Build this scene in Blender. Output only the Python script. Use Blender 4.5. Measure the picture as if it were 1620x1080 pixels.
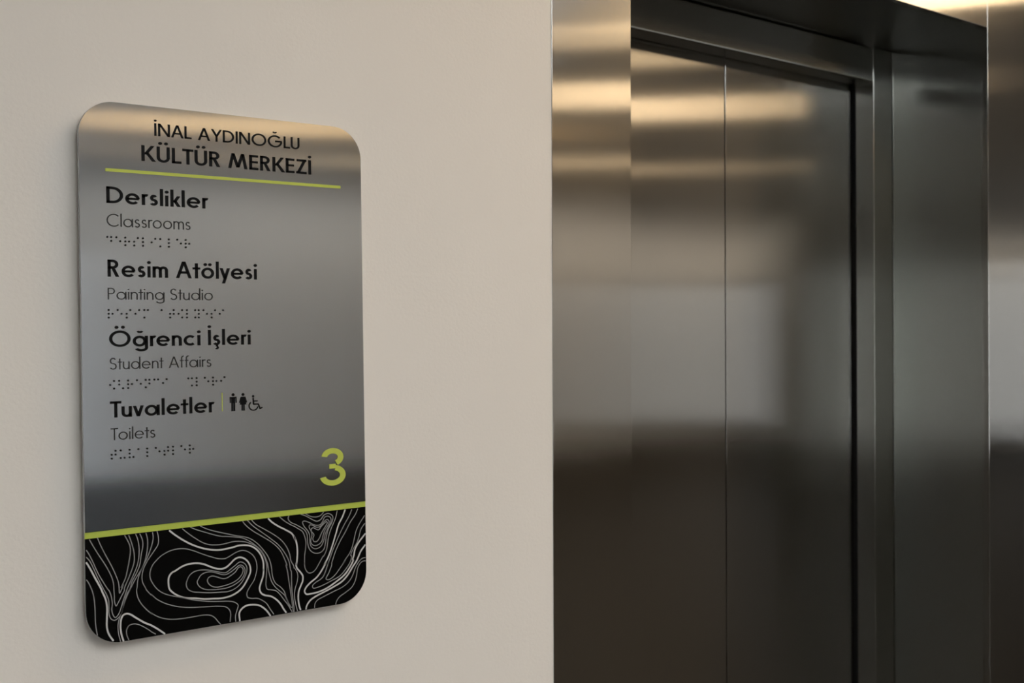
import bpy, bmesh, math
from mathutils import Matrix, Vector, noise
D = bpy.data
C = bpy.context.scene.collection
for o in list(D.objects): D.objects.remove(o)
sc = bpy.context.scene

# ------------------------------------------------------------ camera
CAM_Z = 1.6
cam_data = D.cameras.new('camera'); cam = D.objects.new('camera', cam_data); C.objects.link(cam)
cam_data.sensor_width = 36.0; cam_data.lens = 40.0; cam_data.clip_start = 0.02
yaw, pitch, roll = (math.radians(a) for a in (-37.01451637, 0.11644216, -0.19924893))
B = Matrix(((1, 0, 0), (0, 0, -1), (0, 1, 0)))
R = Matrix.Rotation(yaw, 3, 'Z') @ Matrix.Rotation(pitch, 3, 'X') @ B @ Matrix.Rotation(roll, 3, 'Z')
cam.matrix_world = Matrix.Translation((0, -1.2, CAM_Z)) @ R.to_4x4()
cam_data.dof.use_dof = True; cam_data.dof.focus_distance = 1.22; cam_data.dof.aperture_fstop = 9.0
sc.camera = cam

# ------------------------------------------------------------ world, view
w = D.worlds.new('world'); sc.world = w; w.use_nodes = True
bg = w.node_tree.nodes['Background']
bg.inputs[0].default_value = (0.94, 0.97, 1.0, 1); bg.inputs[1].default_value = 5.5
sc.view_settings.view_transform = 'Standard'; sc.view_settings.look = 'None'
sc.view_settings.gamma = 1; sc.view_settings.use_curve_mapping = False
sc.view_settings.exposure = 0.0
sc.cycles.max_bounces = 10; sc.cycles.diffuse_bounces = 5; sc.cycles.glossy_bounces = 8
sc.cycles.use_denoising = True
sc.cycles.caustics_reflective = False

# ------------------------------------------------------------ materials
def mat(name):
    m = D.materials.new(name); m.use_nodes = True
    return m, m.node_tree, m.node_tree.nodes['Principled BSDF']
def nd(t, kind, **kw):
    n = t.nodes.new(kind)
    for k, v in kw.items(): setattr(n, k, v)
    return n
def ramp(t, src, lo, hi, c0, c1):
    r = nd(t, 'ShaderNodeValToRGB'); r.color_ramp.elements[0].position = lo; r.color_ramp.elements[1].position = hi
    r.color_ramp.elements[0].color = (*c0, 1); r.color_ramp.elements[1].color = (*c1, 1)
    t.links.new(src, r.inputs[0]); return r.outputs[0]
def coords(t, scale, kind='Generated', rot=(0, 0, 0)):
    g = nd(t, 'ShaderNodeNewGeometry'); mp = nd(t, 'ShaderNodeMapping'); mp.inputs['Scale'].default_value = scale
    mp.inputs['Rotation'].default_value = rot
    t.links.new(g.outputs['Position'], mp.inputs[0]); return mp.outputs[0]
def noise_tex(t, vec, scale, detail=2, rough=0.5):
    n = nd(t, 'ShaderNodeTexNoise'); n.inputs['Scale'].default_value = scale; n.inputs['Detail'].default_value = detail
    n.inputs['Roughness'].default_value = rough; t.links.new(vec, n.inputs[0]); return n.outputs[0]
def bump(t, p, height, dist, prev=None):
    b = nd(t, 'ShaderNodeBump'); b.inputs['Strength'].default_value = 1.0; b.inputs['Distance'].default_value = dist
    t.links.new(height, b.inputs['Height'])
    if prev: t.links.new(prev, b.inputs['Normal'])
    t.links.new(b.outputs[0], p.inputs['Normal']); return b.outputs[0]

def plaster(name, col, rough=0.75):
    m, t, p = mat(name)
    v = coords(t, (1, 1, 1))
    c = noise_tex(t, v, 2.2, 3)
    t.links.new(ramp(t, c, 0.3, 0.7, tuple(x * 0.975 for x in col), tuple(min(1, x * 1.02) for x in col)), p.inputs['Base Color'])
    p.inputs['Roughness'].default_value = rough
    bump(t, p, noise_tex(t, v, 240, 3), 0.00025)
    return m
def steel(name, col=(0.62, 0.60, 0.57), rough=0.07, smear=0.085, tangent=(0, 0, 1), wave=0.0001, wscale=(0.35, 0.35, 1.0), wfreq=6.0, broad=0.10):
    """brushed stainless sheet. The grain is finer than a pixel and runs along TANGENT: every shading point gets a facet turned a little
    across the grain, so reflections smear sideways and stay crisp along it. The sheet itself is not quite flat (WAVE)."""
    m, t, p = mat(name)
    p.inputs['Metallic'].default_value = 1.0; p.inputs['Roughness'].default_value = rough
    g = noise_tex(t, coords(t, tuple(300 if not c else 1.5 for c in tangent)), 1.0, 3, 0.6)
    colr = ramp(t, g, 0.25, 0.75, tuple(x * 0.985 for x in col), tuple(x * 1.015 for x in col))
    t.links.new(colr, p.inputs['Base Color'])
    geo = nd(t, 'ShaderNodeNewGeometry'); base = geo.outputs['Normal']
    if wave:
        b = nd(t, 'ShaderNodeBump'); b.inputs['Strength'].default_value = 1.0; b.inputs['Distance'].default_value = wave
        t.links.new(noise_tex(t, coords(t, wscale), wfreq, 1.5, 0.4), b.inputs['Height']); base = b.outputs[0]
    cr = nd(t, 'ShaderNodeVectorMath', operation='CROSS_PRODUCT'); t.links.new(geo.outputs['Normal'], cr.inputs[0]); cr.inputs[1].default_value = tangent
    fine = nd(t, 'ShaderNodeVectorMath', operation='SCALE'); t.links.new(geo.outputs['Position'], fine.inputs[0]); fine.inputs['Scale'].default_value = 20000.0
    wn = nd(t, 'ShaderNodeTexWhiteNoise', noise_dimensions='3D'); t.links.new(fine.outputs[0], wn.inputs['Vector'])
    dt = nd(t, 'ShaderNodeVectorMath', operation='DOT_PRODUCT'); t.links.new(wn.outputs['Color'], dt.inputs[0]); dt.inputs[1].default_value = (1, 1, 1)
    k = nd(t, 'ShaderNodeMath', operation='MULTIPLY_ADD'); t.links.new(dt.outputs['Value'], k.inputs[0])
    k.inputs[1].default_value = smear * 2; k.inputs[2].default_value = -smear * 3        # sum of three dice: standard deviation = SMEAR
    off = nd(t, 'ShaderNodeVectorMath', operation='SCALE'); t.links.new(cr.outputs[0], off.inputs[0]); t.links.new(k.outputs[0], off.inputs['Scale'])
    ad = nd(t, 'ShaderNodeVectorMath', operation='ADD'); t.links.new(base, ad.inputs[0]); t.links.new(off.outputs[0], ad.inputs[1])
    nm = nd(t, 'ShaderNodeVectorMath', operation='NORMALIZE'); t.links.new(ad.outputs[0], nm.inputs[0])
    t.links.new(nm.outputs[0], p.inputs['Normal'])
    # a share of the light scatters wider than the main lobe
    q = nd(t, 'ShaderNodeBsdfAnisotropic'); q.inputs['Roughness'].default_value = 0.30; q.inputs['Anisotropy'].default_value = 0.75
    q.inputs['Rotation'].default_value = 0.25; q.inputs['Color'].default_value = (*col, 1)
    cv = nd(t, 'ShaderNodeCombineXYZ')
    for i in range(3): cv.inputs[i].default_value = tangent[i]
    t.links.new(cv.outputs[0], q.inputs['Tangent']); t.links.new(base, q.inputs['Normal'])
    mx = nd(t, 'ShaderNodeMixShader'); mx.inputs[0].default_value = broad
    t.links.new(p.outputs[0], mx.inputs[1]); t.links.new(q.outputs[0], mx.inputs[2]); t.links.new(mx.outputs[0], t.nodes['Material Output'].inputs[0])
    return m
def plain(name, col, rough=0.5, metal=0.0, spec=0.5):
    m, t, p = mat(name)
    v = coords(t, (1, 1, 1))
    t.links.new(ramp(t, noise_tex(t, v, 60, 3), 0.3, 0.7, tuple(x * 0.96 for x in col), tuple(min(1, x * 1.03) for x in col)), p.inputs['Base Color'])
    p.inputs['Roughness'].default_value = rough; p.inputs['Metallic'].default_value = metal
    p.inputs['Specular IOR Level'].default_value = spec
    return m
def glow(name, col, strength):
    m, t, p = mat(name); t.nodes.remove(p)
    e = nd(t, 'ShaderNodeEmission'); e.inputs[0].default_value = (*col, 1); e.inputs[1].default_value = strength
    t.links.new(e.outputs[0], t.nodes['Material Output'].inputs[0]); return m
def glass(name, tint):
    m, t, p = mat(name); t.nodes.remove(p)
    tr = nd(t, 'ShaderNodeBsdfTransparent'); tr.inputs[0].default_value = (*tint, 1)
    gl = nd(t, 'ShaderNodeBsdfGlossy'); gl.inputs['Roughness'].default_value = 0.03
    mx = nd(t, 'ShaderNodeMixShader'); mx.inputs[0].default_value = 0.05
    t.links.new(tr.outputs[0], mx.inputs[1]); t.links.new(gl.outputs[0], mx.inputs[2])
    t.links.new(mx.outputs[0], t.nodes['Material Output'].inputs[0]); return m

M = dict(
    wall=plaster('painted_wall', (0.87, 0.80, 0.72)),
    side_wall=plaster('side_wall_paint', (0.42, 0.42, 0.36)),
    far_wall=plaster('far_wall_paint', (0.72, 0.725, 0.73)),
    ceiling=plaster('ceiling_board', (0.78, 0.75, 0.70)),
    frame=steel('frame_steel', wave=0.00012, wfreq=5.0),
    door=steel('door_steel', wave=0.00010, wfreq=3.5),
    jamb=steel('jamb_steel', col=(0.58, 0.58, 0.545), rough=0.12, wave=0.00008, wfreq=3.0),
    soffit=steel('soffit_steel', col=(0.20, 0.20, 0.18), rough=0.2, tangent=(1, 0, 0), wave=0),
    sign=steel('sign_steel', col=(0.53, 0.565, 0.605), rough=0.06, wave=0.00004, wfreq=6.0),
    dark=plain('dark_gap', (0.012, 0.012, 0.012), 0.8, 0, 0.1),
    edge=plain('sign_edge_grey', (0.42, 0.42, 0.42), 0.45),
    lime=plain('lime_acrylic', (0.50, 0.58, 0.085), 0.42, 0, 0.4),
    lime_vinyl=plain('lime_vinyl', (0.56, 0.62, 0.10), 0.5, 0, 0.3),
    black=plain('black_print', (0.003, 0.003, 0.003), 0.18, 0, 0.25),
    ink=plain('black_lettering', (0.004, 0.004, 0.004), 0.5, 0, 0.1),
    ink_light=plain('black_thin_lettering', (0.012, 0.012, 0.012), 0.5, 0, 0.3),
    white=plain('white_print', (0.62, 0.60, 0.58), 0.5, 0, 0.3),
    thin_white=plain('thin_white_print', (0.30, 0.29, 0.285), 0.5, 0, 0.3),
    floor=plain('dark_stone', (0.019, 0.0155, 0.0115), 0.6, 0, 0.12),
    wood=plain('dark_wood', (0.024, 0.019, 0.014), 0.6, 0, 0.12),
    alu=plain('dark_window_metal', (0.10, 0.10, 0.10), 0.4, 0.6),
    glass=glass('clear_window_glass', (0.96, 0.97, 0.97)),
    tinted=glass('tinted_window_glass', (0.39, 0.39, 0.385)),
)
# ------------------------------------------------------------ mesh helpers
def link(name, me, m, parent=None, loc=None):
    o = D.objects.new(name, me)
    if m: me.materials.clear(); me.materials.append(m)
    C.objects.link(o)
    if parent: o.parent = parent
    if loc: o.location = loc
    return o
def bm_obj(name, bm, m, parent=None, loc=None, smooth=False):
    bmesh.ops.recalc_face_normals(bm, faces=bm.faces)
    me = D.meshes.new(name); bm.to_mesh(me); bm.free()
    if smooth: me.shade_smooth()
    return link(name, me, m, parent, loc)
def box_bm(x0, x1, y0, y1, z0, z1, bev=0, seg=2):
    bm = bmesh.new(); bmesh.ops.create_cube(bm, size=1)
    for v in bm.verts:
        v.co = Vector((x0 if v.co.x < 0 else x1, y0 if v.co.y < 0 else y1, z0 if v.co.z < 0 else z1))
    if bev: bmesh.ops.bevel(bm, geom=list(bm.edges), offset=bev, segments=seg, affect='EDGES', profile=0.5)
    return bm
def box(name, x0, x1, y0, y1, z0, z1, m, parent=None, bev=0, seg=2):
    return bm_obj(name, box_bm(x0, x1, y0, y1, z0, z1, bev, seg), m, parent)
def struct(o): o['kind'] = 'structure'; return o
def empty(name, label, cat, loc=(0, 0, 0), rot=(0, 0, 0)):
    o = D.objects.new(name, None); C.objects.link(o); o.location = loc; o.rotation_euler = rot
    o['label'] = label; o['category'] = cat; o.empty_display_size = 0.1
    return o
def child_box(name, x0, x1, y0, y1, z0, z1, m, parent, bev=0, seg=2):
    """box given in world coordinates under an unrotated parent"""
    l = parent.location if parent else Vector((0, 0, 0))
    return box(name, x0 - l.x, x1 - l.x, y0 - l.y, y1 - l.y, z0 - l.z, z1 - l.z, m, parent, bev, seg)

# ------------------------------------------------------------ the room
CEIL, BACK, LEFT, RIGHT = 3.0, -7.5, -8.0, 17.0
struct(box('floor', LEFT, RIGHT, BACK, 0.0, -0.1, 0.0, M['floor']))
SKX0, SKX1, SKY0, SKY1 = -0.4, 2.35, -4.95, -1.75       # unseen skylight over the hall, added to light the front wall
for a in ((LEFT, SKX0, BACK, 0.0), (SKX1, RIGHT, BACK, 0.0), (SKX0, SKX1, BACK, SKY0), (SKX0, SKX1, SKY1, 0.0)):
    struct(box('ceiling', *a, CEIL, CEIL + 0.1, M['ceiling']))
FX0, FX1, OX0, OX1 = 0.973, 2.202, 1.119, 2.056     # frame outer / opening
SOF, TOPF = 2.207, 2.36
DEPTH = 0.45
wf = struct(box('wall_front', LEFT, FX0, 0.0, DEPTH, 0.0, CEIL, M['wall']))
struct(box('wall_front', FX1, RIGHT, 0.0, DEPTH, 0.0, CEIL, M['wall']))
struct(box('wall_front', FX0, FX1, 0.0, DEPTH, TOPF, CEIL, M['wall']))
RW0, RW1, RWZ0, RWZ1 = -7.3, -3.2, 0.1, 2.85       # tall tinted glazing added at the right end to brighten the frame's reflection
for a in ((BACK, RW0, 0.0, CEIL), (RW1, 0.0, 0.0, CEIL), (RW0, RW1, 0.0, RWZ0), (RW0, RW1, RWZ1, CEIL)):
    struct(box('wall_right', RIGHT, RIGHT + 0.1, *a, M['far_wall']))
rw = struct(box('window_4', RIGHT + 0.02, RIGHT + 0.08, RW0, RW1, RWZ0, RWZ0 + 0.05, M['alu']))
box('window_bar', RIGHT + 0.02, RIGHT + 0.08, RW0, RW1, RWZ1 - 0.05, RWZ1, M['alu'], rw)
for j in range(4):
    yy = RW0 + 0.025 + j * (RW1 - RW0 - 0.05) / 3
    box('mullion', RIGHT + 0.02, RIGHT + 0.08, yy - 0.025, yy + 0.025, RWZ0 + 0.05, RWZ1 - 0.05, M['alu'], rw)
    if j < 3: box('pane', RIGHT + 0.047, RIGHT + 0.053, yy + 0.025, yy + (RW1 - RW0 - 0.05) / 3 - 0.025, RWZ0 + 0.05, RWZ1 - 0.05, M['tinted'], rw)
# opposite wall with windows over a dark sill band
SILL, HEADW = 0.58, 2.36
WINS = [(-3.0, 0.2), (9.3, 12.6)]  # the first one is unseen, added as daylight on the front wall
xs = [LEFT] + [v for wn in WINS for v in wn] + [RIGHT]
for i in range(0, len(xs), 2): struct(box('wall_back', xs[i], xs[i + 1], BACK - 0.2, BACK, SILL, CEIL, M['far_wall']))
struct(box('wall_back', LEFT, RIGHT, BACK - 0.2, BACK, 0.0, SILL, M['wood']))
for a, b in WINS: struct(box('wall_back', a, b, BACK - 0.2, BACK, HEADW, CEIL, M['far_wall']))
for n, (a, b) in enumerate(WINS):
    f = bmesh.new()
    def addb(x0, x1, z0, z1):
        t_ = box_bm(x0, x1, BACK - 0.12, BACK - 0.05, z0, z1); me_ = D.meshes.new('t'); t_.to_mesh(me_); t_.free(); f.from_mesh(me_); D.meshes.remove(me_)
    addb(a, a + 0.06, SILL, HEADW); addb(b - 0.06, b, SILL, HEADW); addb(a, b, SILL, SILL + 0.06); addb(a, b, HEADW - 0.06, HEADW)
    wo = struct(bm_obj('window_%d' % (n + 1), f, M['alu']))
    k = max(2, round((b - a) / 1.3)); st = (b - a) / k
    for j in range(1, k): box('mullion', a + j * st - 0.025, a + j * st + 0.025, BACK - 0.12, BACK - 0.05, SILL + 0.06, HEADW - 0.06, M['alu'], wo)
    for j in range(k): box('pane', a + j * st + (0.06 if j == 0 else 0.025), a + (j + 1) * st - (0.06 if j == k - 1 else 0.025), BACK - 0.088, BACK - 0.082, SILL + 0.06, HEADW - 0.06, M['glass'] if n == 0 else M['tinted'], wo)
sky_w = struct(box('window_3', SKX0, SKX1, SKY0, SKY0 + 0.05, CEIL + 0.02, CEIL + 0.09, M['alu']))  # frame of the added skylight
box('window_bar', SKX0, SKX1, SKY1 - 0.05, SKY1, CEIL + 0.02, CEIL + 0.09, M['alu'], sky_w)
for j in range(4):
    xx = SKX0 + 0.025 + j * (SKX1 - SKX0 - 0.05) / 3
    box('mullion', xx - 0.025, xx + 0.025, SKY0 + 0.05, SKY1 - 0.05, CEIL + 0.02, CEIL + 0.09, M['alu'], sky_w)
    if j < 3: box('pane', xx + 0.025, xx + (SKX1 - SKX0 - 0.05) / 3 - 0.025, SKY0 + 0.05, SKY1 - 0.05, CEIL + 0.05, CEIL + 0.056, M['glass'], sky_w)
struct(box('wall_left', LEFT - 0.1, LEFT, BACK, 0.0, 0.0, CEIL, M['side_wall']))

# ceiling lights: long recessed warm panels running parallel to the elevator wall; two are added for brightness
PANELS = [  # x, y, length across, depth, turn, strength, label
    (3.95, -1.45, 0.75, 0.60, -52, 6.8, 'bright square warm ceiling panel nearest the elevator'),
    (3.70, -2.38, 0.60, 0.42, -44, 2.8, 'dim warm ceiling panel between the two bright square ones'),
    (4.45, -3.40, 0.75, 0.66, -44, 5.9, 'bright square warm ceiling panel in the middle of the hall'),
    (5.60, -5.49, 0.75, 0.60, -40, 3.2, 'warm ceiling panel nearest the far window'),
    (1.75, -0.72, 1.30, 0.30, 0, 9.0, 'added warm ceiling panel right above the elevator frame'),  # unseen lamp added to brighten the front wall
    (3.00, -5.60, 1.10, 0.60, -25, 3.9, 'long dim warm ceiling panel farthest left, before the baffle'),
]
def lamp(x, y, lx, ly, turn, s, lab, col):
    e = empty('ceiling_light', lab, 'ceiling light', (x, y, CEIL), (0, 0, math.radians(turn)))
    box('diffuser', -lx / 2, lx / 2, -ly / 2, ly / 2, -0.012, -0.002, glow('warm_diffuser', col, s), e)
    for a in ((-lx / 2 - .015, lx / 2 + .015, -ly / 2 - .015, -ly / 2), (-lx / 2 - .015, lx / 2 + .015, ly / 2, ly / 2 + .015), (-lx / 2 - .015, -lx / 2, -ly / 2, ly / 2), (lx / 2, lx / 2 + .015, -ly / 2, ly / 2)):
        box('rim', *a, -0.016, 0.0, M['far_wall'], e)
for x, y, lx, ly, turn, s, lab in PANELS: lamp(x, y, lx, ly, -turn, s, lab, (1.0, 0.735, 0.44) if 'farthest' not in lab else (1.0, 0.64, 0.30))
lamp(9.25, -6.97, 14.5, 0.34, 0, 4.4, 'added long ceiling wall-washer hidden behind a baffle near the far wall', (1.0, 0.87, 0.70))  # hidden lamp added to brighten the far wall from above
struct(box('added_baffle', 1.9, 16.6, -6.2, -6.17, CEIL - 0.17, CEIL, M['ceiling']))      # baffle added to keep the wall-washer out of the reflections

# ------------------------------------------------------------ elevator
E = empty('elevator', 'brushed steel elevator entrance with closed two-panel doors right of the sign', 'elevator', (1.6, 0, 0))
PY = -0.0012
def part(*a, **k): return child_box(*a, E, **k)
Y1, Y2 = 0.216, 0.268
part('frame_panel', FX0, OX0, PY, 0.012, 0.0, TOPF, M['frame'], bev=0.0007, seg=3)
part('frame_panel', OX1, FX1, PY, 0.012, 0.0, TOPF, M['frame'], bev=0.0007, seg=3)
part('header_panel', OX0 + 0.0006, OX1 - 0.0006, PY, 0.012, SOF, TOPF, M['frame'], bev=0.0007, seg=3)
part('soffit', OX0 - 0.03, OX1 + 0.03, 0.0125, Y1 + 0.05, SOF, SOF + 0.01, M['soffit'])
def slab(name, pts, z0, z1, m):
    bm = bmesh.new(); n = len(pts)
    lo = [bm.verts.new((x - E.location.x, y, z0)) for x, y in pts]; hi = [bm.verts.new((x - E.location.x, y, z1)) for x, y in pts]
    bm.faces.new(lo); bm.faces.new(hi[::-1])
    for i in range(n): bm.faces.new((lo[i], lo[(i + 1) % n], hi[(i + 1) % n], hi[i]))
    return bm_obj(name, bm, m, E)
slab('jamb_panel', [(OX1, 0.0125), (OX1 + 0.010, Y1 + 0.05), (OX1 + 0.022, Y1 + 0.05), (OX1 + 0.012, 0.0125)], 0, SOF, M['jamb'])
slab('jamb_panel', [(OX0, 0.0125), (OX0 - 0.010, Y1 + 0.05), (OX0 - 0.022, Y1 + 0.05), (OX0 - 0.012, 0.0125)], 0, SOF, M['jamb'])
PX = 1.9986; SEAM = 1.6108; PXL = SEAM - (PX - SEAM); HIN = 2.134
part('door_post', PX, OX1 + 0.0062, Y1, Y2 - 0.008, 0.0, SOF - 0.001, M['jamb'], bev=0.0014, seg=2)
part('door_post', OX0 - 0.0062, PXL, Y1, Y2 - 0.008, 0.0, SOF - 0.001, M['jamb'], bev=0.0014, seg=2)
part('door_header', PXL + 0.0004, PX - 0.0004, Y1, Y2 - 0.008, HIN, SOF - 0.001, M['jamb'], bev=0.004, seg=3)
part('door_gap_shade', PX - 0.001, PX + 0.045, Y2 - 0.008, Y2 - 0.0004, 0.012, HIN + 0.05, M['dark'])  # black filler standing in for the shade between post and door
part('door_gap_shade', PXL - 0.045, PXL + 0.001, Y2 - 0.008, Y2 - 0.0004, 0.012, HIN + 0.05, M['dark'])  # same black stand-in for gap shade, left side
part('backing', OX0 - 0.03, OX1 + 0.03, Y2 + 0.034, Y2 + 0.05, -0.0, SOF + 0.1, M['dark'])
part('door_panel', PXL - 0.05, SEAM - 0.0015, Y2, Y2 + 0.03, 0.012, HIN + 0.05, M['door'], bev=0.0006, seg=2)
part('door_panel', SEAM + 0.0015, PX + 0.05, Y2, Y2 + 0.03, 0.012, HIN + 0.05, M['door'], bev=0.0006, seg=2)
part('door_seal', SEAM - 0.0015, SEAM + 0.0015, Y2 + 0.006, Y2 + 0.03, 0.012, HIN + 0.05, M['dark'])
part('sill', OX0, OX1, 0.0125, Y2 + 0.034, 0.0, 0.008, M['jamb'], bev=0.001)

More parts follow.
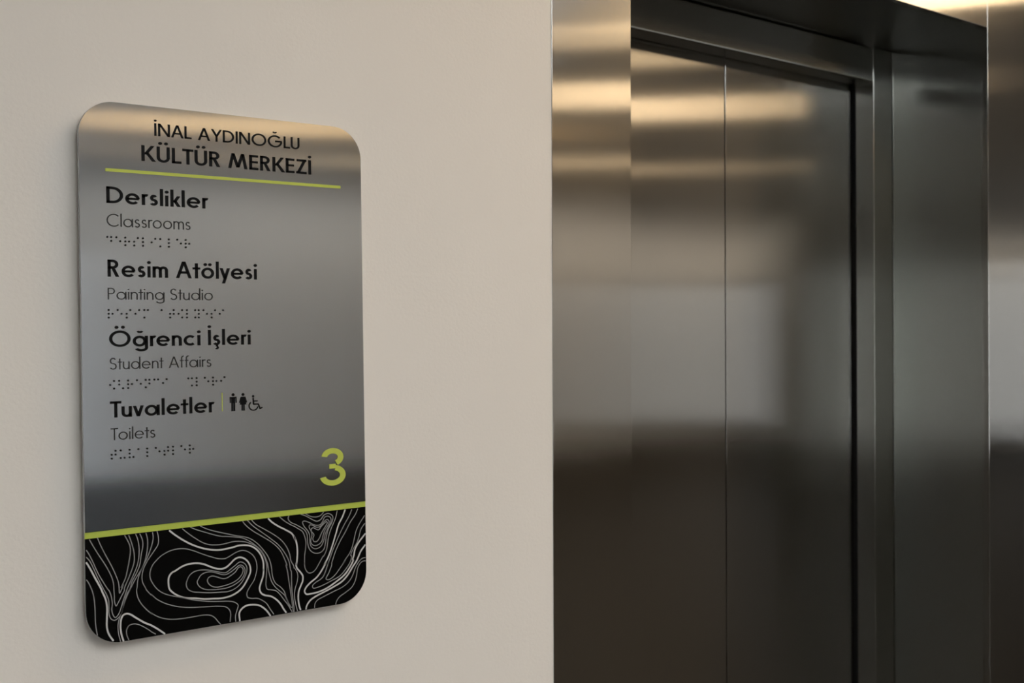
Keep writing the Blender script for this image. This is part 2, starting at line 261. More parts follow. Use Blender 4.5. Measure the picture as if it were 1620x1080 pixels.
# sign artwork, in millimetres from the sign's lower left corner
CONTOURS = [
 ('n', [12.3,110.4,15.6,101.9,20.7,90.9,26.4,79.2,30.9,68.2,32.8,62.4,33.5,57.4,33.9,50.4,37.9,59.2,35.3,55.9,40.0,64.6,42.2,72.4,44.4,82.7,45.7,91.9,45.3,98.1,42.7,104.5,39.5,110.7]),
 ('n', [3.8,110.7,7.8,102.7,13.4,92.6,19.2,82.8,24.3,72.7,26.8,66.2,28.1,59.9,28.2,55.4,28.6,49.2,28.6,43.0,30.3,37.9,32.2,40.6,35.6,46.7,38.9,52.8,39.0,54.8,43.8,65.4,47.8,74.9,49.7,82.1,49.4,91.4,46.9,101.6,43.8,110.6]),
 ('n', [1.1,99.1,3.3,95.3,7.2,86.9,10.8,78.0,15.0,68.9,22.1,56.3,23.6,54.2,25.7,47.1,26.4,40.2,25.8,34.7,26.8,29.6,29.2,26.1,32.4,28.8,35.1,34.7,37.3,41.8,40.7,50.7,42.1,54.4,48.2,66.7,52.2,75.6,54.3,84.1,54.8,95.2,53.5,104.0,51.0,110.8]),
 ('n', [1.0,91.9,4.2,87.9,8.1,79.5,12.5,68.6,17.8,56.9,20.4,51.5,22.8,44.4,22.9,37.5,22.9,31.3,24.8,25.5,28.4,23.4,32.2,25.1,35.5,29.6,38.1,39.2,41.6,48.8,44.9,53.9,46.7,60.1,51.4,68.2,55.1,76.5,57.0,87.5,58.9,97.2,58.2,103.5,55.3,110.6]),
 ('n', [61.9,110.6,63.8,102.9,63.6,93.0,61.3,82.0,57.8,73.7,50.5,62.7,45.8,54.6,42.5,48.6,38.7,39.8,35.5,29.6,32.7,22.5,31.8,16.4,32.2,9.5,34.2,0.4]),
 ('n', [69.1,110.5,69.9,103.5,67.6,93.8,62.5,81.9,55.8,69.6,53.0,61.2,51.9,52.6,51.7,52.5,52.3,44.9,55.8,36.9,61.8,29.1,67.9,23.2,66.0,25.2,73.4,20.0,82.2,16.2,91.2,14.3,101.6,13.6,113.4,13.6,123.9,13.6,131.2,12.1,135.8,9.1,139.6,4.2,142.9,0.2]),
 ('n', [73.9,110.3,75.3,104.2,75.0,96.1,70.3,89.1,63.7,80.5,59.7,73.5,57.5,65.6,57.9,58.7,61.4,51.0,61.4,50.6,67.4,43.2,66.7,44.6,72.8,38.4,82.2,32.4,93.6,27.7,107.8,24.3,124.3,22.4,137.5,21.0,144.9,19.7,148.1,18.9,152.1,16.0,154.3,11.1,153.6,1.4]),
 ('n', [160.1,0.4,159.9,7.0,161.9,13.3,163.1,18.4,158.4,22.4,151.7,24.3,143.6,25.4,134.4,26.6,124.5,28.5,111.4,32.0,102.4,35.1,93.4,38.2,84.5,41.3,76.3,46.2,70.8,52.3,66.2,61.4,66.2,68.9,69.2,75.5,71.1,77.6,77.6,83.1,87.3,87.4,97.0,88.5,104.1,87.7,113.2,84.5,122.9,79.8,132.7,75.5,141.2,72.3,147.9,71.4,149.1,71.4,153.9,73.1,162.1,76.7,168.3,77.8,174.4,76.2,181.2,71.1,184.8,64.8,186.0,57.4,185.5,52.9,182.4,43.4,176.7,35.6,173.7,30.1,174.3,25.4,179.0,23.3,186.0,22.3,191.5,19.3,196.9,14.9,200.9,8.3,206.4,0.1]),
 ('w', [0.8,86.7,3.9,81.2,9.5,69.5,15.7,56.8,16.2,55.1,19.6,46.6,21.0,37.8,20.6,25.4,20.5,18.0,22.3,10.3,28.0,0.7]),
 ('n', [0.7,69.1,3.3,64.8,6.0,58.0,6.6,56.3,8.1,48.7,8.9,37.5,9.1,24.5,10.2,14.5,11.5,8.7]),
 ('w', [37.3,0.2,35.2,7.8,34.3,16.0,35.2,23.4,37.3,27.2,40.4,28.2,44.1,27.2,50.8,22.2,60.0,15.5,65.4,12.6,71.6,8.2,77.8,3.1,80.9,0.4]),
 ('n', [42.7,0.7,40.7,6.3,40.6,11.4,43.0,15.4,47.4,16.5,52.4,15.3,58.6,11.6,65.9,5.8,66.1,5.5,71.1,1.9]),
 ('w', [85.8,110.5,94.3,103.0,105.7,94.8,117.2,88.5,128.3,84.3,138.8,82.0,146.2,81.6,152.1,82.1,157.6,82.5,164.4,83.6,172.6,83.1,179.4,81.2,186.2,76.4,191.5,68.6,193.7,61.0,193.8,51.8,194.2,53.8,192.9,45.4,189.9,37.8,188.7,32.7,190.3,27.8,194.4,24.6,202.1,22.2,208.3,17.9,213.8,11.8,217.2,5.9,221.3,-0.1]),
 ('n', [100.3,110.6,107.2,104.2,115.5,97.6,124.5,91.5,131.7,88.7,140.3,87.5,146.4,87.4,152.3,88.0,157.7,88.7,164.5,88.4,172.7,86.7,180.8,83.0,186.2,79.4,191.6,73.2,195.6,65.4,197.5,58.6,197.7,51.3,197.7,51.4,196.7,41.6,196.5,34.9,198.1,30.7,202.3,29.5,207.9,27.7,212.7,23.3,218.2,15.8,223.0,9.1,227.8,0.6]),
 ('n', [109.1,110.6,117.1,106.6,126.9,102.7,136.7,98.8,145.3,96.1,152.5,95.1,160.6,93.6,168.7,91.7,176.8,87.4,184.9,81.2,191.0,75.2,195.7,67.4,198.9,58.4,199.2,55.8,200.7,47.7,203.3,38.7,208.0,31.4,214.2,25.5,219.1,20.4,222.4,13.2,225.8,6.6,229.1,5.8]),
 ('n', [121.1,110.3,127.0,106.9,136.8,102.9,145.4,100.1,153.9,97.4,162.6,94.7,171.5,92.5,178.2,89.8,186.4,83.7,193.1,76.3,199.2,67.6,202.4,59.3,203.9,50.1,203.6,51.3,204.8,43.1,208.1,36.0,214.4,30.5,218.5,25.2,220.5,18.9,223.1,12.4,225.9,7.3]),
 ('n', [169.2,110.7,173.2,105.4,181.2,98.3,192.1,90.9,204.5,82.2,214.1,72.5,219.5,61.8,222.2,54.1,221.1,55.1,222.7,48.2,224.5,35.8,226.3,24.1,228.1,10.4,229.3,0.4]),
 ('n', [175.4,110.4,181.4,103.9,190.9,96.3,202.5,87.1,212.8,78.0,220.4,67.7,225.1,57.8,227.0,47.5,227.4,47.6,227.8,37.4,227.9,27.3,229.0,15.6,230.2,6.7,230.3,0.2]),
 ('n', [180.5,110.1,185.5,104.7,195.1,98.5,206.1,91.3,216.5,82.8,222.7,74.1,226.0,65.7,227.3,58.8,230.7,52.4,230.6,49.8,230.8,50.7,234.3,45.8,235.6,40.3,234.3,33.0,231.9,25.9,231.0,18.6,232.2,10.3,234.5,0.5]),
 ('w', [199.6,110.5,204.4,105.4,212.0,99.9,221.8,94.2,229.5,88.7,232.9,81.6,231.7,86.3,234.4,78.6,235.5,70.5,235.1,61.1,233.8,53.5,233.5,55.4,234.4,49.9,238.6,44.6,241.7,39.5,241.6,34.1,238.9,28.3,236.6,23.2,235.7,16.6,236.5,7.6,238.8,-0.2]),
 ('w', [164.9,0.3,164.5,9.6,167.7,13.8,173.3,16.3,181.6,15.9,187.8,14.2,193.3,10.4,197.4,6.1,201.4,0.2]),
 ('n', [214.0,110.0,220.6,104.3,229.0,98.8,232.0,97.3,236.2,94.5,241.9,90.5,244.7,84.9,246.3,77.9,245.8,70.6,244.5,62.6,244.2,52.2,243.9,54.1,245.2,47.1,248.7,42.3,253.1,41.7,257.6,44.2,262.2,50.4,268.3,59.1,268.3,58.3,272.1,64.7,273.8,72.0,275.5,80.7,278.7,89.2,281.8,95.0,284.9,101.5,287.0,109.4]),
 ('n', [225.7,110.1,224.6,107.2,226.3,103.7,230.5,100.6,232.1,100.0,239.2,95.9,244.9,91.6,248.0,85.8,248.5,77.0,250.2,70.1,253.7,65.6,258.8,63.2,264.7,63.5,269.2,67.1,271.3,74.3,272.5,81.0,275.7,90.2,279.6,95.9,281.1,99.8,281.2,103.2,278.3,106.2,273.9,107.4,269.4,105.8,265.6,101.5,261.1,99.9,256.8,101.4,246.7,107.5,240.2,110.2]),
 ('c', [242.5,100.9,244.2,96.3,249.2,89.7,251.2,84.8,251.4,76.7,253.1,71.7,256.7,68.9,261.1,68.7,265.6,70.9,268.7,76.0,271.1,83.9,275.8,92.2,278.8,97.3,278.2,102.2,274.5,104.3,270.8,103.6,267.7,98.5,264.7,95.5,261.0,95.2,256.6,96.3,251.6,99.2,246.5,101.5,243.6,101.8]),
 ('c', [251.5,96.6,250.7,94.3,252.8,90.0,254.2,85.1,252.5,77.9,253.9,74.3,257.5,72.2,262.7,73.0,266.5,76.3,268.1,82.2,271.2,89.3,275.8,94.9,276.3,98.3,273.7,100.5,270.7,99.2,266.9,95.2,263.9,93.2,259.5,93.3,255.2,95.8]),
 ('c', [253.6,91.9,253.5,89.2,256.7,84.8,255.2,80.3,256.6,77.1,259.9,76.7,262.9,79.4,266.7,86.4,271.3,92.7,274.0,96.5,272.9,98.3,270.7,96.9,266.1,93.3,262.7,89.9,259.5,91.0,255.8,93.0]),
 ('n', [246.4,109.9,252.5,106.5,259.0,105.0,264.9,105.9,269.5,109.5]),
 ('w', [297.5,109.7,294.0,101.9,288.5,92.9,284.5,81.7,278.9,66.6,274.2,56.2,269.5,49.0,271.1,50.6,265.7,42.4,259.6,35.7,250.6,30.1,245.4,25.4,243.8,21.5,245.9,18.2,251.7,17.7,261.3,18.4,271.1,20.8,283.2,26.3,295.5,33.6,303.3,42.3,307.3,49.4,306.4,49.4,308.2,54.7,309.8,61.5,313.8,67.9,324.1,78.5]),
 ('n', [306.3,108.8,302.3,101.0,296.0,92.0,289.8,81.8,281.9,66.9,277.9,57.8,274.0,48.7,274.8,50.8,270.8,41.1,267.7,35.3,263.9,32.4,257.9,29.8,253.8,26.3,254.8,23.7,259.3,23.6,268.2,25.6,278.0,28.8,289.4,33.1,298.7,41.5,303.4,47.8,305.1,54.6,303.9,54.6,306.8,61.1,312.3,68.8,315.5,76.0,318.0,84.1,323.6,90.8]),
 ('n', [314.3,109.0,310.7,102.2,304.4,94.6,297.4,83.6,289.5,72.2,283.3,60.6,278.8,48.1,279.2,48.2,275.3,39.1,271.3,32.1,273.6,30.7,277.3,31.3,283.4,35.3,289.6,42.0,297.4,50.7,293.5,46.6,297.4,51.9,302.9,58.2,306.1,64.7,309.0,74.0,311.0,81.4,315.0,89.3,323.4,100.1]),
 ('w', [245.0,-0.1,246.3,4.8,250.8,10.3,258.3,14.0,269.5,17.6,281.6,21.7,292.3,26.4,300.0,33.0,306.3,41.2,311.9,48.1,315.1,54.0,317.5,58.4,323.8,65.3]),
 ('n', [256.0,-0.0,256.6,5.4,259.6,9.0,267.9,12.0,281.4,16.2,293.6,20.0,302.1,25.8,306.9,32.8,310.1,40.0,314.9,46.4,319.6,49.6,323.9,50.1]),
 ('n', [283.3,-0.3,284.1,3.4,288.0,8.3,296.5,12.7,304.2,17.1,309.0,23.4,311.5,30.8,313.2,38.9,317.2,44.7,321.1,46.3,324.2,45.9]),
 ('d', [85.5,52.9,86.1,59.8,89.1,63.9,93.0,65.5,100.9,69.3,109.5,70.9,119.3,70.1,125.8,67.9,132.3,64.6,138.9,61.8,145.6,60.7,150.2,61.8,155.0,65.1,159.9,69.1,164.7,70.6,170.1,69.2,174.8,65.3,177.7,59.7,178.3,53.7,177.9,51.9,174.2,44.5,168.4,36.7,162.1,32.3,153.9,29.5,143.7,28.7,134.5,29.7,124.6,30.8,114.7,33.1,104.9,34.8,98.5,37.2,90.9,42.1,86.6,47.1]),
 ('c', [105.6,52.9,108.4,58.3,113.7,61.8,121.0,62.6,129.6,61.4,138.8,58.7,145.4,56.5,150.0,56.1,154.8,58.8,160.4,62.3,165.9,65.4,171.3,63.1,173.9,58.9,173.8,54.3,172.3,50.0,167.2,42.2,160.3,37.2,152.0,35.0,143.9,35.5,134.7,36.2,126.1,37.4,119.5,38.8,111.7,40.6,106.6,44.1,104.8,49.2]),
 ('c', [118.0,52.6,120.8,56.7,125.5,59.0,132.1,59.2,138.7,57.1,145.4,54.4,149.9,53.9,154.7,55.6,160.2,58.8,165.1,61.8,168.5,61.3,171.5,57.4,171.0,51.5,166.7,45.5,157.6,40.8,149.5,39.0,144.1,38.9,134.8,39.4,124.9,41.4,119.1,45.4,117.0,50.2]),
 ('c', [128.5,50.6,130.0,53.3,134.0,54.3,138.6,52.9,145.2,50.1,149.8,49.7,154.6,51.7,160.8,55.4,163.7,59.0,166.8,60.0,169.4,57.6,168.9,53.1,164.0,47.2,156.4,43.6,144.2,41.6,138.2,41.6,133.0,43.6,129.4,47.3]),
]
LINES = [
 ('İNAL AYDINOĞLU','m',(77.7,524.9),(245.3,527.2),13.23),
 ('KÜLTÜR MERKEZİ','b',(63.6,497.4),(259.6,499.8),16.43),
 ('Derslikler','b',(26.7,451.8),(136.0,453.2),17.02),
 ('Classrooms','l',(26.6,428.0),(115.4,429.2),12.82),
 ('Resim Atölyesi','b',(26.8,375.8),(190.8,377.9),17.60),
 ('Painting Studio','l',(26.6,353.3),(139.2,353.6),11.87),
 ('Öğrenci İşleri','b',(27.2,304.8),(182.3,304.7),16.55),
 ('Student Affairs','l',(27.3,281.4),(136.4,281.4),11.95),
 ('Tuvaletler','b',(27.1,232.2),(139.5,231.7),16.72),
 ('Toilets','l',(27.3,209.0),(73.7,208.5),12.25),
]

# ------------------------------------------------------------ the sign (local frame: x right, z up, mm / 1000, origin = lower left corner)
SW, SH = 0.3247, 0.5567
sign = empty('directory_sign', 'rounded steel directory sign with Turkish and English text and lime 3 on the white wall', 'sign',
             (0.42382 * 1.2, -0.018, CAM_Z - 0.02197 * 1.2), (0, -0.013, 0))
OFF = Vector((-SW / 2, 0, -SH / 2))
def outline(x0, x1, z0, z1, r, corners=(1, 1, 1, 1), n=14):
    pts = []
    for k, (cx, cz, a0, on) in enumerate(((x1 - r, z1 - r, 0, corners[0]), (x0 + r, z1 - r, 90, corners[1]), (x0 + r, z0 + r, 180, corners[2]), (x1 - r, z0 + r, 270, corners[3]))):
        if on:
            for i in range(n + 1):
                a = math.radians(a0 + 90 * i / n); pts.append((cx + r * math.cos(a), cz + r * math.sin(a)))
        else:
            pts.append(((x1, x0, x0, x1)[k], (z1, z1, z0, z0)[k]))
    return pts
def extrude(name, polys, y0, y1, m, parent=sign, bev=0):
    """flat polygons (x, z) in sign coordinates, in metres, given thickness from y0 (front) to y1 (back)"""
    bm = bmesh.new()
    for pts in polys:
        f = [bm.verts.new((x + OFF.x, y0, z + OFF.z)) for x, z in pts]
        b = [bm.verts.new((x + OFF.x, y1, z + OFF.z)) for x, z in pts]
        n = len(pts)
        ff = bm.faces.new(f); bm.faces.new(b[::-1])
        for i in range(n): bm.faces.new((f[i], b[i], b[(i + 1) % n], f[(i + 1) % n]))
        if bev: bmesh.ops.bevel(bm, geom=list(ff.edges), offset=bev, segments=2, affect='EDGES', profile=0.5)
    bmesh.ops.triangulate(bm, faces=[f for f in bm.faces if len(f.verts) > 4])
    return bm_obj(name, bm, m, parent)
RC = 0.036
BAND0, BAND1 = 0.1102, 0.1166
extrude('mounting_plate', [outline(0.012, SW - 0.012, 0.012, SH - 0.012, 0.03)], 0.006, 0.018, M['edge'])
extrude('backing_panel', [outline(0, SW, 0, SH, RC)], 0.0022, 0.006, M['edge'])
extrude('steel_panel', [outline(0, SW, BAND1, SH, RC, (1, 1, 0, 0))], 0.0, 0.0022, M['sign'], bev=0.0004)
extrude('lime_strip', [[(0, BAND0), (SW, BAND0), (SW, BAND1), (0, BAND1)]], 0.0008, 0.0022, M['lime'])
extrude('patterned_panel', [outline(0, SW, 0, BAND0, RC, (0, 0, 1, 1))], 0.0006, 0.0022, M['black'])

def smooth_line(p, closed, sub=6):
    out = []; n = len(p)
    rng = range(n) if closed else range(n - 1)
    for i in rng:
        if closed: a, b, c, d = p[(i - 1) % n], p[i], p[(i + 1) % n], p[(i + 2) % n]
        else:
            b, c = p[i], p[i + 1]; a = p[i - 1] if i else (2 * b[0] - c[0], 2 * b[1] - c[1]); d = p[i + 2] if i + 2 < n else (2 * c[0] - b[0], 2 * c[1] - b[1])
        # centripetal catmull-rom
        def dist(u, v): return max(1e-6, math.hypot(u[0] - v[0], u[1] - v[1])) ** 0.5
        t1 = dist(a, b); t2 = t1 + dist(b, c); t3 = t2 + dist(c, d)
        for s in range(sub):
            t = t1 + (t2 - t1) * s / sub
            def lp(u, v, ta, tb): k = (t - ta) / (tb - ta); return (u[0] + (v[0] - u[0]) * k, u[1] + (v[1] - u[1]) * k)
            A1, A2, A3 = lp(a, b, 0, t1), lp(b, c, t1, t2), lp(c, d, t2, t3)
            B1, B2 = lp(A1, A2, 0, t2), lp(A2, A3, t1, t3)
            out.append(lp(B1, B2, t1, t2))
    if not closed: out.append(p[-1])
    return out
def inside(x, z):
    e = 0.2
    if not (e <= x <= SW * 1000 - e and e <= z <= BAND0 * 1000 + .2): return False
    r = RC * 1000; W_ = SW * 1000
    for cx in (r, W_ - r):
        if z < r and ((cx == r and x < r) or (cx != r and x > W_ - r)) and math.hypot(x - cx, z - r) > r - e: return False
    return True
def ribbons(name, lines, wd, m):
    bm = bmesh.new()
    for pts, closed in lines:
        n = len(pts); prev = None; first = None
        for i, (x, z) in enumerate(pts):
            a = pts[(i - 1) % n] if (closed or i) else pts[i]; b = pts[(i + 1) % n] if (closed or i < n - 1) else pts[i]
            dx, dz = b[0] - a[0], b[1] - a[1]; l = math.hypot(dx, dz) or 1; nx, nz = -dz / l * wd / 2, dx / l * wd / 2
            if not inside(x, z): prev = None; continue
            row = []
            for sx, y in ((1, 0.0004), (-1, 0.0004), (-1, 0.00065), (1, 0.00065)):
                row.append(bm.verts.new(((x + sx * nx) / 1000 + OFF.x, y, (z + sx * nz) / 1000 + OFF.z)))
            if prev:
                for k in range(4): bm.faces.new((prev[k], prev[(k + 1) % 4], row[(k + 1) % 4], row[k]))
            else: bm.faces.new(row)
            prev = row
            if first is None and i == 0: first = row
        if closed and prev and first:
            for k in range(4): bm.faces.new((prev[k], prev[(k + 1) % 4], first[(k + 1) % 4], first[k]))
    return bm_obj(name, bm, m, sign)
thick, thin = [], []
for ty, flat in CONTOURS:
    p = list(zip(flat[0::2], flat[1::2])); cl = ty in 'cd'
    (thick if ty in 'wd' else thin).append((smooth_line(p, cl), cl))
ribbons('contour_pattern', thin, 0.95, M['thin_white'])['label'] = 'thin grey-white contour lines'
ribbons('contour_pattern', thick, 1.75, M['white'])['label'] = 'bold white contour lines'

# ---- lettering: a geometric sans drawn from strokes; unit = cap height
def arc(cx, cy, rx, ry, a0, a1, w, n=None):
    n = n or max(6, int(abs(a1 - a0) / 9)); q = []
    for i in range(n):
        s, e = (math.radians(a0 + (a1 - a0) * k / n) for k in (i, i + 1))
        q.append([(cx + rx * math.cos(s), cy + ry * math.sin(s)), (cx + rx * math.cos(e), cy + ry * math.sin(e)),
                  (cx + (rx - w) * math.cos(e), cy + (ry - w) * math.sin(e)), (cx + (rx - w) * math.cos(s), cy + (ry - w) * math.sin(s))])
    return q
def rect(x0, y0, x1, y1): return [[(x0, y0), (x1, y0), (x1, y1), (x0, y1)]]
def hwid(xa, ya, xb, yb, w): return w * math.hypot(xb - xa, yb - ya) / abs(yb - ya) / 2
def diag(xa, ya, xb, yb, w):
    h = hwid(xa, ya, xb, yb, w); return [[(xa - h, ya), (xa + h, ya), (xb + h, yb), (xb - h, yb)]]
def dot(cx, cy, r, n=14): return [[(cx + r * math.cos(2 * math.pi * i / n), cy + r * math.sin(2 * math.pi * i / n)) for i in range(n)]]
def glyph(c, w):
    h = w / 2; X = 0.665; r = X / 2; A = 1.06; dr = w * 0.62
    if c == ' ': return [], 0.20
    if c == 'I': return rect(0, 0, w, 1), w
    if c == 'İ': return rect(0, 0, w, 1) + dot(h, 1.21, dr), w
    if c == 'L': return rect(0, 0, w, 1) + rect(0, 0, .45, w), .45
    if c == 'E': return rect(0, 0, w, 1) + rect(0, 0, .47, w) + rect(0, 1 - w, .47, 1) + rect(0, .5 - h * .6, .45, .5 + h * 1.2), .47
    if c == 'T': return rect(0, 1 - w, .54, 1) + rect(.27 - h, 0, .27 + h, 1), .54
    if c == 'Z': return rect(.03, 1 - w, .56, 1) + rect(0, 0, .57, w) + diag(.02 + h * 1.2, w * .5, .55 - h * 1.2, 1 - w * .5, w), .57
    if c == 'N': return rect(0, 0, w, 1) + rect(.74 - w, 0, .74, 1) + diag(h * 1.15, 1, .74 - h * 1.15, 0, w), .74
    if c == 'A': return diag(h * 1.1, 0, .40 - h * .1, 1, w) + diag(.80 - h * 1.1, 0, .40 + h * .1, 1, w) + rect(.19, .27, .61, .27 + w * .92), .80
    if c == 'Y': return diag(h * 1.1, 1, .36, .43, w) + diag(.72 - h * 1.1, 1, .36, .43, w) + rect(.36 - h, 0, .36 + h, .45), .72
    if c == 'K': return rect(0, 0, w, 1) + diag(w * .7 + h, .42, .60 - h, 1, w) + diag(.20 + h * .6, .56, .66 - h, 0, w), .66
    if c == 'M': return diag(h, 0, .17 + h, 1, w) + diag(.17 + h, 1, .49, .08, w) + diag(.81 - h, 1, .49, .08, w) + diag(.98 - h, 0, .81 - h, 1, w), .98
    if c == 'D': return rect(0, 0, w, 1) + rect(0, 0, .27, w) + rect(0, 1 - w, .27, 1) + arc(.27, .5, .49, .5, -90, 90, w), .76
    if c == 'P': return rect(0, 0, w, 1) + rect(0, 1 - w, .24, 1) + rect(0, .46, .24, .46 + w) + arc(.24, .73, .27, .27, -90, 90, w), .51
    if c == 'R': return rect(0, 0, w, 1) + rect(0, 1 - w, .24, 1) + rect(0, .46, .26, .46 + w) + arc(.24, .73, .27, .27, -90, 90, w) + diag(.27, .47, .54 - h, 0, w), .56
    if c in 'OÖ':
        g = arc(.51, .5, .51, .515, 0, 360, w)
        if c == 'Ö': g += dot(.51 - .15, 1.21, dr) + dot(.51 + .15, 1.21, dr)
        return g, 1.02
    if c in 'GĞ':
        g = arc(.51, .5, .51, .515, 42, 354, w) + rect(.52, .44, 1.0, .44 + w)
        if c == 'Ğ': g += arc(.50, 1.34, .17, .17, 200, 340, w * .8)
        return g, 1.02
    if c == 'C': return arc(.51, .5, .51, .515, 45, 315, w), .88
    if c in 'UÜ':
        W_ = .62; g = rect(0, W_ / 2, w, 1) + rect(W_ - w, W_ / 2, W_, 1) + arc(W_ / 2, W_ / 2, W_ / 2, W_ / 2 + .01, 180, 360, w)
        if c == 'Ü': g += dot(W_ / 2 - .14, 1.21, dr) + dot(W_ / 2 + .14, 1.21, dr)
        return g, W_
    if c in 'S':
        ru, rl = .25 + h * .45, .25 + h * .55
        return arc(.26, 1 - ru + .005, .235, ru, 30, 270, w) + arc(.26, rl - .005, .265, rl, 90, -150, w), .53
    if c in 'sş':
        ru, rl = X / 4 + h * .45, X / 4 + h * .55
        g = arc(.19, X - ru + .005, .165, ru, 25, 270, w) + arc(.19, rl - .005, .195, rl, 90, -150, w)
        if c == 'ş': g += arc(.19, -.17, .12, .11, -130, 90, w * .8) + rect(.15, -.08, .15 + w * .8, .02)
        return g, .39
    if c == 'a': return arc(r, r, r, r + .01, 0, 360, w) + rect(2 * r + h - w, 0, 2 * r + h, X), 2 * r + h
    if c == 'd': return arc(r, r, r, r + .01, 0, 360, w) + rect(2 * r + h - w, 0, 2 * r + h, A), 2 * r + h
    if c in 'gğ':
        W_ = 2 * r + h; g = arc(r, r, r, r + .01, 0, 360, w) + rect(W_ - w, -.10, W_, X) + arc(W_ - r * .98, -.08, r * .98, .24, 200, 360, w)
        if c == 'ğ': g += arc(r + .02, X + .34, .17, .17, 200, 340, w * .8)
        return g, W_
    if c == 'e': return arc(r, r, r, r + .01, 0, 318, w) + rect(w * .5, r - w * .42, 2 * r - w * .3, r + w * .42), 2 * r
    if c == 'c': return arc(r, r, r, r + .01, 48, 312, w), 2 * r - .06
    if c in 'oö':
        g = arc(r, r, r, r + .01, 0, 360, w)
        if c == 'ö': g += dot(r - .12, X + .19, dr) + dot(r + .12, X + .19, dr)
        return g, 2 * r
    if c == 'i': return rect(0, 0, w, X) + dot(h, X + .22, dr), w
    if c == 'l': return rect(0, 0, w, A), w
    if c == 'k': return rect(0, 0, w, A) + diag(w * .7 + h, .27, .44 - h * .6, X, w) + diag(.17 + h * .5, .38, .49 - h, 0, w), .49
    if c == 'n':
        W_ = .50; return rect(0, 0, w, X) + rect(W_ - w, 0, W_, X - W_ / 2) + arc(W_ / 2, X - W_ / 2, W_ / 2, W_ / 2 + .01, 0, 180, w), W_
    if c == 'm':
        W_ = .42 + h * .5; g = rect(0, 0, w, X)
        for x0 in (0, W_ - w): g += rect(x0 + W_ - w, 0, x0 + W_, X - W_ / 2) + arc(x0 + W_ / 2, X - W_ / 2, W_ / 2, W_ / 2 + .01, 0, 180, w)
        return g, 2 * W_ - w
    if c == 'u':
        W_ = .50; return rect(0, W_ / 2, w, X) + rect(W_ - w, 0, W_, X) + arc(W_ / 2, W_ / 2, W_ / 2, W_ / 2 + .01, 180, 360, w), W_
    if c == 'r': return rect(0, 0, w, X) + arc(.21, X - .22, .21, .23, 62, 180, w), .31
    if c == 't': return rect(.12, 0, .12 + w, .92) + rect(0, X - w * .85, .24 + w, X), .24 + w
    if c == 'f': return rect(.10, 0, .10 + w, .86) + arc(.10 + .2, .86, .20, .21, 80, 180, w) + rect(0, X - w * .85, .22 + w, X), .31
    if c == 'v': return diag(h, X, .26, 0, w) + diag(.52 - h, X, .26, 0, w), .52
    if c == 'y': return diag(h, X, .27, 0.02, w) + diag(.54 - h, X, .54 - h - (.27 - h) * (X + .28) / X, -.28, w), .54
    raise ValueError(c)
GAP = {'l': .115, 'm': .105, 'b': .10}
STROKE = {'l': .084, 'm': .132, 'b': .150}
LAB = {'m': 'black capital lettering', 'b': 'bold black lettering', 'l': 'thin black lettering'}
def narrow(a, b):
    v = 0
    if a in 'ATYvykKrLtf' or b in 'ATYvytf': v -= .045
    if a in 'rT' and b in 'aeouü': v -= .05
    return v
for s, wt, p0, p1, cap in LINES:
    w_ = STROKE[wt]; x = 0; polys = []; prev = None
    for c in s:
        g, adv = glyph(c, w_)
        if prev and prev != ' ' and c != ' ': x += narrow(prev, c)
        polys += [[(px + x, pz) for px, pz in poly] for poly in g]
        x += adv + GAP[wt]; prev = c
    total = x - GAP[wt]
    fx = (p1[0] - p0[0]) / total; fz = cap
    z0 = (p0[1] + p1[1]) / 2
    pl = [[((p0[0] + px * fx) / 1000, (z0 + pz * fz) / 1000) for px, pz in poly] for poly in polys]
    o = extrude('lettering', pl, -0.0004, 0.0, M['ink_light'] if wt == 'l' else M['ink'])
    o['label'] = '%s reading %s' % (LAB[wt], s)
    print('text', s, 'xscale/cap', round(fx / fz, 3))
BRL = {'D': '145', 'E': '15', 'R': '1235', 'S': '234', 'L': '123', 'İ': '24', 'K': '13', 'M': '134', 'A': '1', 'T': '2345', 'Ö': '246', 'Y': '13456', 'Ğ': '126', 'N': '1345', 'C': '14', 'Ş': '146', 'U': '136', 'V': '1236', ' ': ''}
for s, zt, x0 in (('DERSLİKLER', 417.6, 27.0), ('RESİM ATÖLYESİ', 342.6, 27.2), ('ÖĞRENCİ', 269.6, 27.6), ('ŞLERİ', 269.6, 110.4), ('TUVALETLER', 197.7, 28.0)):
    polys = []
    for i, c in enumerate(s):
        for d in BRL[c]:
            k = int(d) - 1; polys += [[(px / 1000, pz / 1000) for px, pz in dot(x0 + i * 9.2 + (k // 3) * 3.9, zt - (k % 3) * 3.9, 1.0, 8)[0]]]
    extrude('braille_row', polys, -0.0007, 0.0, M['ink'])['label'] = 'row of raised black braille dots'
q = lambda L: [[(x / 1000, z / 1000) for x, z in p] for p in L]
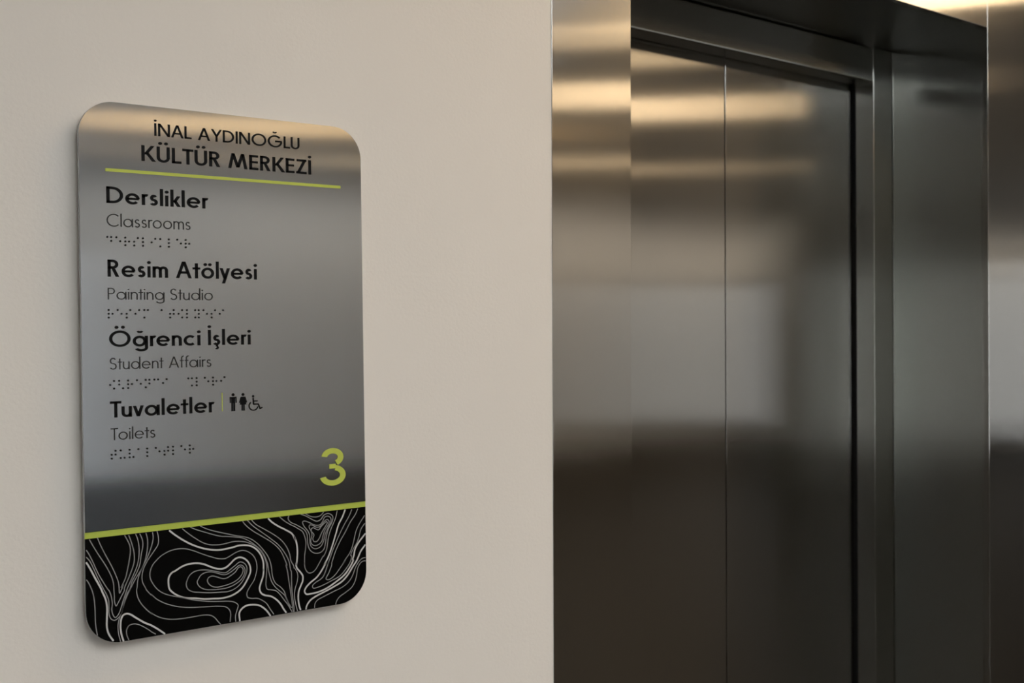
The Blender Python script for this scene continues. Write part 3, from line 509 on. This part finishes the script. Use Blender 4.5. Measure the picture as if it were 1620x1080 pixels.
extrude('divider_line', q(rect(26.1, 484.9, 297.3, 488.2)), -0.0003, 0, M['lime_vinyl'])['label'] = 'long thin lime line under the heading'
extrude('divider_line', q(rect(147.6, 232.4, 148.5, 252.7)), -0.0003, 0, M['lime_vinyl'])['label'] = 'short upright lime line beside the pictograms'
# pictograms
def at(L, x, z, s): return [[(x + a * s, z + b * s) for a, b in p] for p in L]
man = dot(0, .91, .085) + rect(-.20, .46, -.135, .76) + rect(.135, .46, .20, .76) + rect(-.11, .44, .11, .78) + rect(-.20, .72, .20, .79) + rect(-.11, 0, -.012, .46) + rect(.012, 0, .11, .46)
woman = dot(0, .91, .085) + [[(-.09, .79), (.09, .79), (.19, .34), (-.19, .34)]] + [[(.10, .79), (.15, .76), (.24, .46), (.18, .44)], [(-.10, .79), (-.18, .44), (-.24, .46), (-.15, .76)]] + rect(-.095, 0, -.012, .36) + rect(.012, 0, .095, .36)
chair = dot(-.02, .95, .085) + [[(-.07, .85), (.03, .85), (.06, .40), (-.05, .40)]] + rect(0, .58, .30, .66) + rect(-.02, .36, .36, .45) + [[(.28, .42), (.38, .44), (.52, .10), (.44, .05)]] + [[(.46, .04), (.45, .12), (.62, .20), (.65, .13)]] + arc(0, .30, .36, .34, 125, 350, .085)
extrude('pictogram', q(at(man, 160.8, 231.9, 19.8)), -0.0004, 0, M['ink'])['label'] = 'black standing man pictogram'
extrude('pictogram', q(at(woman, 172.3, 231.9, 19.6)), -0.0004, 0, M['ink'])['label'] = 'black standing woman pictogram in a dress'
extrude('pictogram', q(at(chair, 184.6, 231.7, 16.4)), -0.0004, 0, M['ink'])['label'] = 'black wheelchair pictogram'
# the figure 3
w3 = .142
t3 = arc(.315, .755, .275, .245, 170, -62, w3, 26) + arc(.32, .275, .32, .275, 74, -170, w3, 30) + rect(.235, .455, .40, .455 + .12)
extrude('floor_number', q([[(265.0 + a * 33.3 / .64, 139.2 + b * 43.6) for a, b in p] for p in t3]), -0.0006, 0, M['lime_vinyl'])['label'] = 'large lime figure 3'
